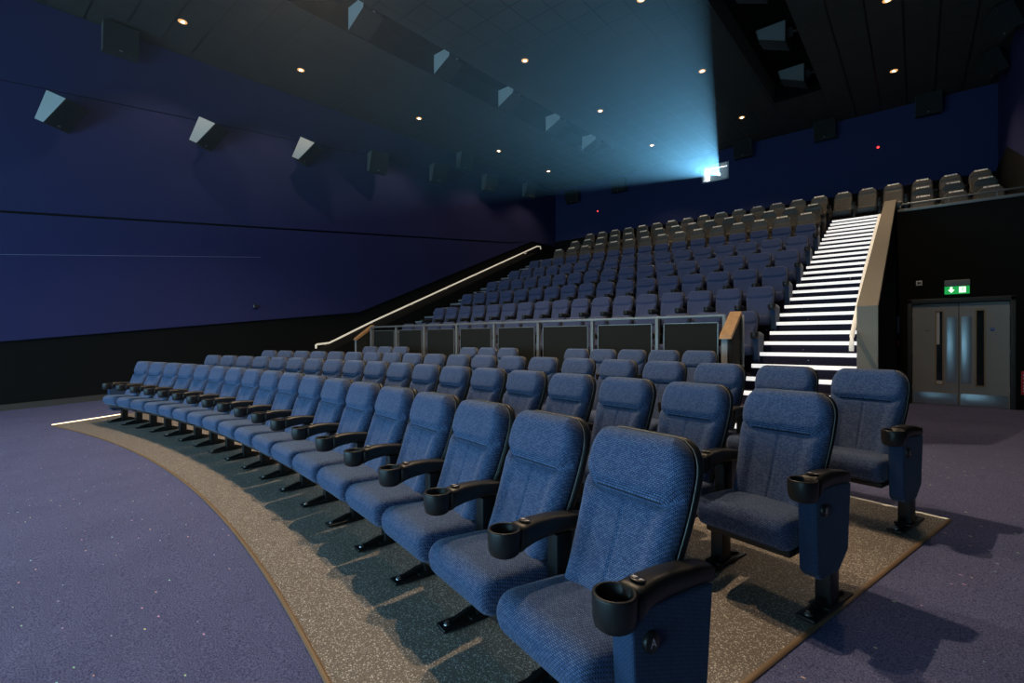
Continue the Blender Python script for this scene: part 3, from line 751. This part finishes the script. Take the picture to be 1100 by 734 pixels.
# ------------------------------------------------------------------ downlights
b = MB(); b.lathe([(.085, 0), (.085, -.010), (.066, -.016), (.034, -.008)], (0, 0, 0), 0, 20); ring_me = b.mesh('trim_ring', [M['lamp_ring']])
b = MB(); b.lathe([(0, -.012), (.034, -.012)], (0, 0, 0), 0, 20); bulb_me = b.mesh('bulb', [M['lamp']])
LIGHTP = 620.
def downlight(x, y, label, power=1., size=110):
    t = thing('downlight', label, 'lamp', (x, y, zc(y) - .003), (0, 0, 0), 'ceiling downlights')
    link('trim_ring', ring_me, t); link('bulb', bulb_me, t)
    l = bpy.data.lights.new('downlight_beam', 'SPOT'); l.energy = LIGHTP * power; l.color = (1., .74, .48); l.spot_size = math.radians(size); l.spot_blend = .5; l.shadow_soft_size = .05
    o = bpy.data.objects.new('lamp_light', l); C.objects.link(o); o.parent = t; o.location = (0, 0, -.03)
LN2 = {-12.09: 'over the left aisle', -7.55: 'left of the projector beam', -4.36: 'right of centre', -.47: 'over the right aisle'}
for x, ys in ((-12.09, (3.39, 5.99, 9.82, 13.63, 16.84)), (-7.55, (3.8, 9.5, 13.28, 17.1)), (-4.36, (3.8, 9.34, 13.05, 16.84)), (-.47, (5.4, 9.1, 12.83, 16.56))):
    for i, y in enumerate(ys): downlight(x, y, 'small warm ceiling downlight %s, %s from the screen end' % (LN2[x], ORD[i + 1]), .13 if x < -10 else ((.06 if x > -1 else 1.7) if y < 6 else ((.50 if y < 10 else .34) if x > -1 else .21)))

# red indicator lights and small fixings
for n, (x, z, lab) in enumerate([(-11.19, 7.30, 'tiny red indicator light on the back wall towards the left corner'), (-.95, 7.58, 'tiny red indicator light on the back wall above the right stairs')]):
    t = thing('indicator_light', lab, 'light', (x, YB, z)); b = MB(); b.lathe([(.0, -.03), (.022, -.025), (.03, 0)], (0, 0, 0), 0, 12, 'y'); link('lens', b.mesh('lens', [M['led_red']]), t)
    b = MB(); b.lathe([(.05, -.012), (.055, 0)], (0, 0, 0), 0, 16, 'y'); link('bezel', b.mesh('bezel', [M['speaker']]), t)
t = thing('wall_sensor', 'small black box with pale edge low on the blue left wall panel', 'sensor', (-13.53, 5.46, 2.27))
b = MB(); b.rbox(0, .06, -.05, .05, -.045, .045, .008); link('case', b.mesh('case', [M['speaker']]), t)
b = MB(); b.box(.01, .05, -.055, -.05, -.035, .035); link('face_plate', b.mesh('face_plate', [M['bracket']]), t)
# lit edge strip at the far left end of vinyl
pts = [pol(R0 + .02 + 1.0 * i / 8, P0 - .002) for i in range(9)]
t = thing('aisle_light_strip', 'glowing warm light strip at the far left end of the speckled vinyl', 'light', me=ribbon(pts, .022, .012, M['strip']))

# ------------------------------------------------------------------ projector, port and beam
b = MB()
for x0, x1, z0, z1 in ((px0 - .03, px0 + .03, pz0 - .03, pz1 + .03), (px1 - .03, px1 + .03, pz0 - .03, pz1 + .03), (px0, px1, pz0 - .03, pz0 + .02), (px0, px1, pz1 - .02, pz1 + .03)): b.box(x0, x1, YB - .03, YB + .3, z0, z1)
pw = struct('window_1', b.mesh('port_frame', [M['port_white']]))
b = MB(); b.box(-7.2, -4.8, YB + .24, YB + .26, 7.0, pz0); b.box(-7.2, -4.8, YB + .24, YB + .26, pz1, 8.9); b.box(-7.2, px0, YB + .24, YB + .26, pz0, pz1); b.box(px1, -4.8, YB + .24, YB + .26, pz0, pz1)
b.box(-7.2, -4.8, YB + 1.6, YB + 1.65, 7.0, 8.9); b.box(-7.2, -7.15, YB + .26, YB + 1.6, 7.0, 8.9); b.box(-4.85, -4.8, YB + .26, YB + 1.6, 7.0, 8.9); b.box(-7.2, -4.8, YB + .26, YB + 1.6, 6.95, 7.0); b.box(-7.2, -4.8, YB + .26, YB + 1.6, 8.9, 8.95)
struct('wall_booth', b.mesh('wall_booth', [M['port_white']]))
LX, LY, LZ = -5.97, YB + .62, 7.93
pj = thing('projector', 'digital projector glowing behind the white lined port of the back wall', 'projector', (LX, LY, LZ))
b = MB(); b.rbox(-.30, .30, .05, .75, -.25, .22, .03); b.box(-.2, .2, .1, .7, -.93, -.25); link('body', b.mesh('body', [M['speaker']]), pj)
b = MB(); b.lathe([(.085, .06), (.085, -.10), (.10, -.12), (.10, -.02), (.115, .06)], (0, 0, 0), 0, 24, 'y'); ln = link('lens_barrel', b.mesh('lens_barrel', [M['steel_black']]), pj)
b = MB(); b.lathe([(0, -.122), (.05, -.118), (.082, -.10)], (0, 0, 0), 0, 24, 'y'); link('lens', b.mesh('lens', [M['lens']]), ln)
# beam of lit haze
SW0, SW1, ZB, ZT, YS = -13.1, 1.25, .75, 6.9, YF + .2
LYA = LY - .14
f = lambda t, X, Z: (LX + (X - LX) * t, LYA + (YS - LYA) * t, LZ + (Z - LZ) * t)
th = (LYA - YB - .30) / (LYA - YS); q0, q1 = f(th, SW0, ZB), f(th, SW1, ZT); hx0, hx1, hz0, hz1 = q0[0] - LX, q1[0] - LX, q0[2] - LZ, q1[2] - LZ
b = MB()
for x0, x1, z0, z1 in ((-.34, hx0, -.34, .24), (hx1, .34, -.34, .24), (hx0, hx1, -.34, hz0), (hx0, hx1, hz1, .24)): b.box(x0, x1, YB + .30 - LY, YB + .305 - LY, z0, z1)
for x0, x1, z0, z1 in ((-.34, -.335, -.34, .24), (.335, .34, -.34, .24), (-.34, .34, -.34, -.335), (-.34, .34, .235, .24)): b.box(x0, x1, YB + .30 - LY, .1, z0, z1)
link('lens_hood', b.mesh('lens_hood', [M['port_white']]), pj)  # added mask trims the spot to the beam, coloured pale to whiten the port
t0 = (LYA - YB - .28) / (LYA - YS)
vs = [f(t_, X, Z) for t_ in (t0, 1.) for X, Z in ((SW0, ZB), (SW1, ZB), (SW1, ZT), (SW0, ZT))]
b = MB(); b.add(vs, [(0, 1, 2, 3), (4, 5, 6, 7), (0, 1, 5, 4), (1, 2, 6, 5), (2, 3, 7, 6), (3, 0, 4, 7)])
hz = link('projector_beam', b.mesh('projector_beam', [M['haze']])); hz['kind'] = 'stuff'; hz['label'] = 'hazy teal projector beam fanning out from the back wall port'; hz['category'] = 'light beam'
l = bpy.data.lights.new('projection_light', 'SPOT'); l.energy = 50000.; l.color = (.20, .62, 1.); l.spot_size = math.radians(52); l.spot_blend = .1; l.shadow_soft_size = .004
o = bpy.data.objects.new('projection_light', l); C.objects.link(o); o.parent = pj; o.location = (0, -.14, 0)
tgt = Vector(((SW0 + SW1) / 2, YS, (ZB + ZT) / 2)) - Vector((LX, LY - .14, LZ)); o.rotation_euler = tgt.to_track_quat('-Z', 'Y').to_euler()

l = bpy.data.lights.new('booth_light', 'POINT'); l.energy = 420.; l.color = (.80, .93, 1.); l.shadow_soft_size = .08  # added unseen fill lamp that whitens the port lining
o = bpy.data.objects.new('booth_light', l); C.objects.link(o); o.location = (-6.42 + .0, YB + .9, 8.6)
# ------------------------------------------------------------------ world, camera, view
w = bpy.data.worlds.new('World'); S.world = w; w.use_nodes = True
w.node_tree.nodes['Background'].inputs[0].default_value = (.02, .025, .03, 1); w.node_tree.nodes['Background'].inputs[1].default_value = .2
cam = bpy.data.cameras.new('Camera'); cam.sensor_width = 36; cam.lens = 36 * 518 / 1100; cam.clip_start = .05
co = bpy.data.objects.new('Camera', cam); C.objects.link(co); co.location = (0, 0, 1.33); co.rotation_euler = (PI / 2, 0, math.radians(40)); S.camera = co
S.view_settings.view_transform = 'Standard'; S.view_settings.look = 'None'; S.view_settings.gamma = 1.; S.view_settings.exposure = 0.
S.view_settings.use_curve_mapping = False
S.cycles.max_bounces = 6; S.cycles.diffuse_bounces = 3; S.cycles.volume_bounces = 0; S.cycles.sample_clamp_indirect = 4.
S.cycles.use_denoising = True
